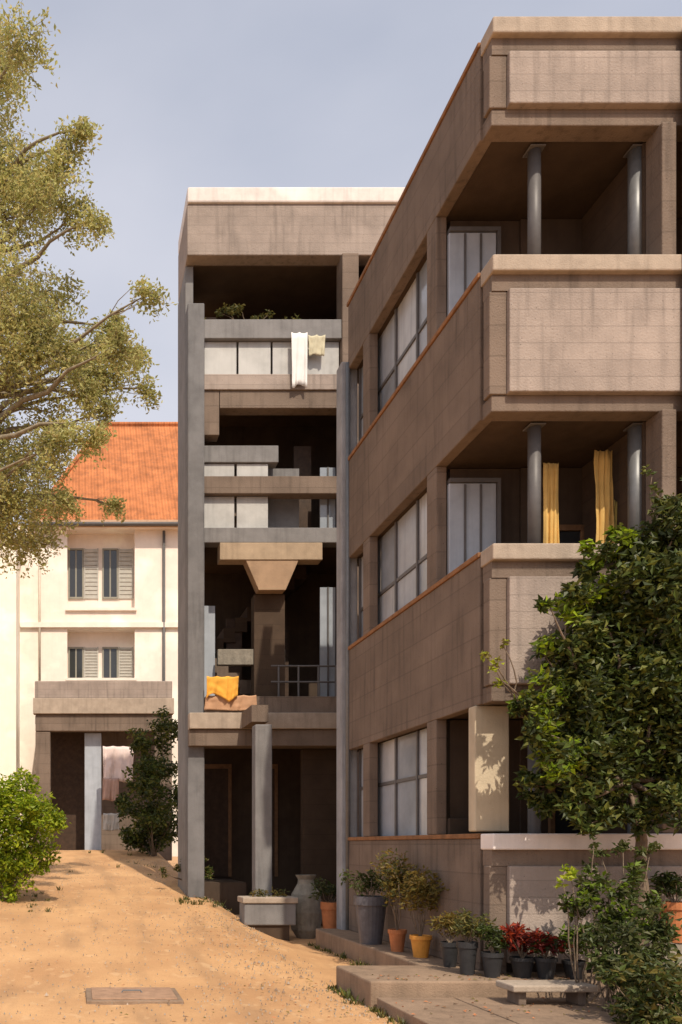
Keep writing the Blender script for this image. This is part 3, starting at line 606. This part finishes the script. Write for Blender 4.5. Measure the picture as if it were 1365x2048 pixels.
# planting in front at lower right
for i,(cs,kk2,mm,lb,sz) in enumerate((
 ([(1290,1960,40),(1330,2000,50),(1260,2010,26),(1300,2040,45),(1360,1980,50),(1240,1960,20)],1.25,[LO[1],LD[1],LO[0],LD[0]],'dark olive shrub filling the bottom right corner',.07),
 ([(1200,1890,30),(1250,1880,36),(1300,1870,40),(1230,1930,30),(1180,1930,20),(1280,1920,36)],1.16,[LD[0],LD[1],LO[1]],'dense dark shrub above the bottom right corner, right of the red leaves',.065),
 ([(1150,1810,26),(1200,1800,30),(1250,1810,30),(1190,1760,22),(1290,1830,26),(1240,1750,18),(1190,1850,24)],1.10,[LO[1],LD[1],LD[0],LB[2]],'loose leafy shrub in front of the low terrace wall',.065),
 ([(1135,1750,14),(1150,1735,10),(1120,1765,8)],1.10,[LB[1],LB[0]],'bright lime tuft of leaves against the low terrace wall',.06),
 ([(1210,1705,14),(1255,1700,18),(1300,1700,20),(1180,1690,10),(1300,1745,18)],1.09,[LO[1],LD[1]],'thin trailing plant over the pale coping of the low wall',.06),
 ([(965,1305,10),(985,1330,12),(1000,1290,8),(1010,1360,12)],1.05,[LB[1],LO[0]],'yellow-green spray of leaves at the corner of the middle parapet',.06))):
    k_=kk2; b0=pc(cs[0][0],2040,1,k_)[0]; bz=.02
    if i==5: base=(X(1060,k_),D0/k_,Z(1420,k_))
    else: base=(X(cs[0][0]+(20 if i!=3 else 30),k_),D0/k_,bz)
    shrub('shrub',lb,'shrub',[pc(a,b_,c,k_,r.uniform(-.12,.08)) for a,b_,c in cs],mm,sz,9500,base,seed=40+i,barkr=.01,grow=1.0 if i in(3,4,5) else 1.35)

r=random.Random(77)
shrub('ledge_plant','olive plants growing behind the top balcony beam of the stair tower','plant',[(Vector((X(p,.53),YT+.32+r.uniform(-.05,.2),Z(q,.53))),.17) for p,q in ((420,622),(445,600),(470,605),(495,590),(520,612),(545,600),(570,622),(600,628))],[LO[0],LO[1]],.07,2600,(X(500,.53),YT+.3,Z(645,.53)),seed=78,barkr=.008)

tx2=lambda p:X(p,.53)
# pale blue-grey glazing in the corner of the tower
for a,b_ in ((921,1053),(1165,1395)):
    g_=MB().box(tx2(650),tx2(681),YT+.32,YT+.36,Z(b_,.53),Z(a,.53)).build('window',PANES[1],T)
    MB().box(tx2(664),tx2(667),YT+.29,YT+.315,Z(b_,.53),Z(a,.53)).build('glazing_bar',M_grey,g_)
MB().box(tx2(409),tx2(445),YT+1.0,YT+1.05,Z(1050,.53),Z(990,.53)).build('panel',C_lilac,T)
# gutter, downpipe and aerial of the white house
MB().tube([(e0,ey0-.12,ze-.1),(e1,ey0-.12,ze-.1)],.07,8).build('gutter',M_grey,H,smooth=True)
MB().tube([(hx1-1.6,YH-.08,ze-.2),(hx1-1.6,YH-.08,1.4)],.05,8).build('downpipe',M_grey,H,smooth=True)
MB().tube([(X(80,.3),YH-.08,ze-.2),(X(80,.3),YH-.08,Z(1362,.3))],.04,8).build('downpipe',mat('cream_pipe',(.55,.5,.42),.6,.1,9),H,smooth=True)
# weeds where the sand meets walls and steps
wd=MB(); rg=random.Random(91)
spots=[(2.9-abs(rg.gauss(0,.04)),rg.uniform(8.6,9.7)) for _ in range(14)]+[(rg.uniform(2.95,3.9),9.74+abs(rg.gauss(0,.05))) for _ in range(8)]+[(3.86-abs(rg.gauss(0,.04)),rg.uniform(9.8,14)) for _ in range(26)]+[(rg.uniform(1.9,2.9),rg.uniform(15.8,16.8)) for _ in range(22)]+[(rg.uniform(-1.9,-.3),rg.uniform(14.5,18)) for _ in range(16)]+[(rg.uniform(-1.2,2.2),rg.uniform(20,27)) for _ in range(16)]+[(2.93-abs(rg.gauss(0,.05)),rg.uniform(7.6,8.5)) for _ in range(8)]
for (x,y) in spots:
    z=gz(x,y)-.03; h=rg.uniform(.04,.14)
    for _ in range(rg.randrange(8,22)):
        a=rg.uniform(0,6.28); l_=rg.uniform(.3,1)*h; u=Vector((math.cos(a)*l_*.7,math.sin(a)*l_*.7,l_)); w_s=Vector((-math.sin(a),math.cos(a),0))*.007; b0=Vector((x+rg.gauss(0,.03),y+rg.gauss(0,.03),z)); i0=len(wd.v)
        wd.v+=[tuple(b0-w_s),tuple(b0+w_s),tuple(b0+u*.6+w_s),tuple(b0+u),tuple(b0+u*.6-w_s)]; wd.f.append((i0,i0+1,i0+2,i0+3,i0+4)); wd.mi.append(rg.randrange(3))
tag(wd.build('weeds',[LO[0],LO[1],LD[1]]),'small weeds and grass tufts growing where sand meets steps and walls','weeds',kind='stuff')
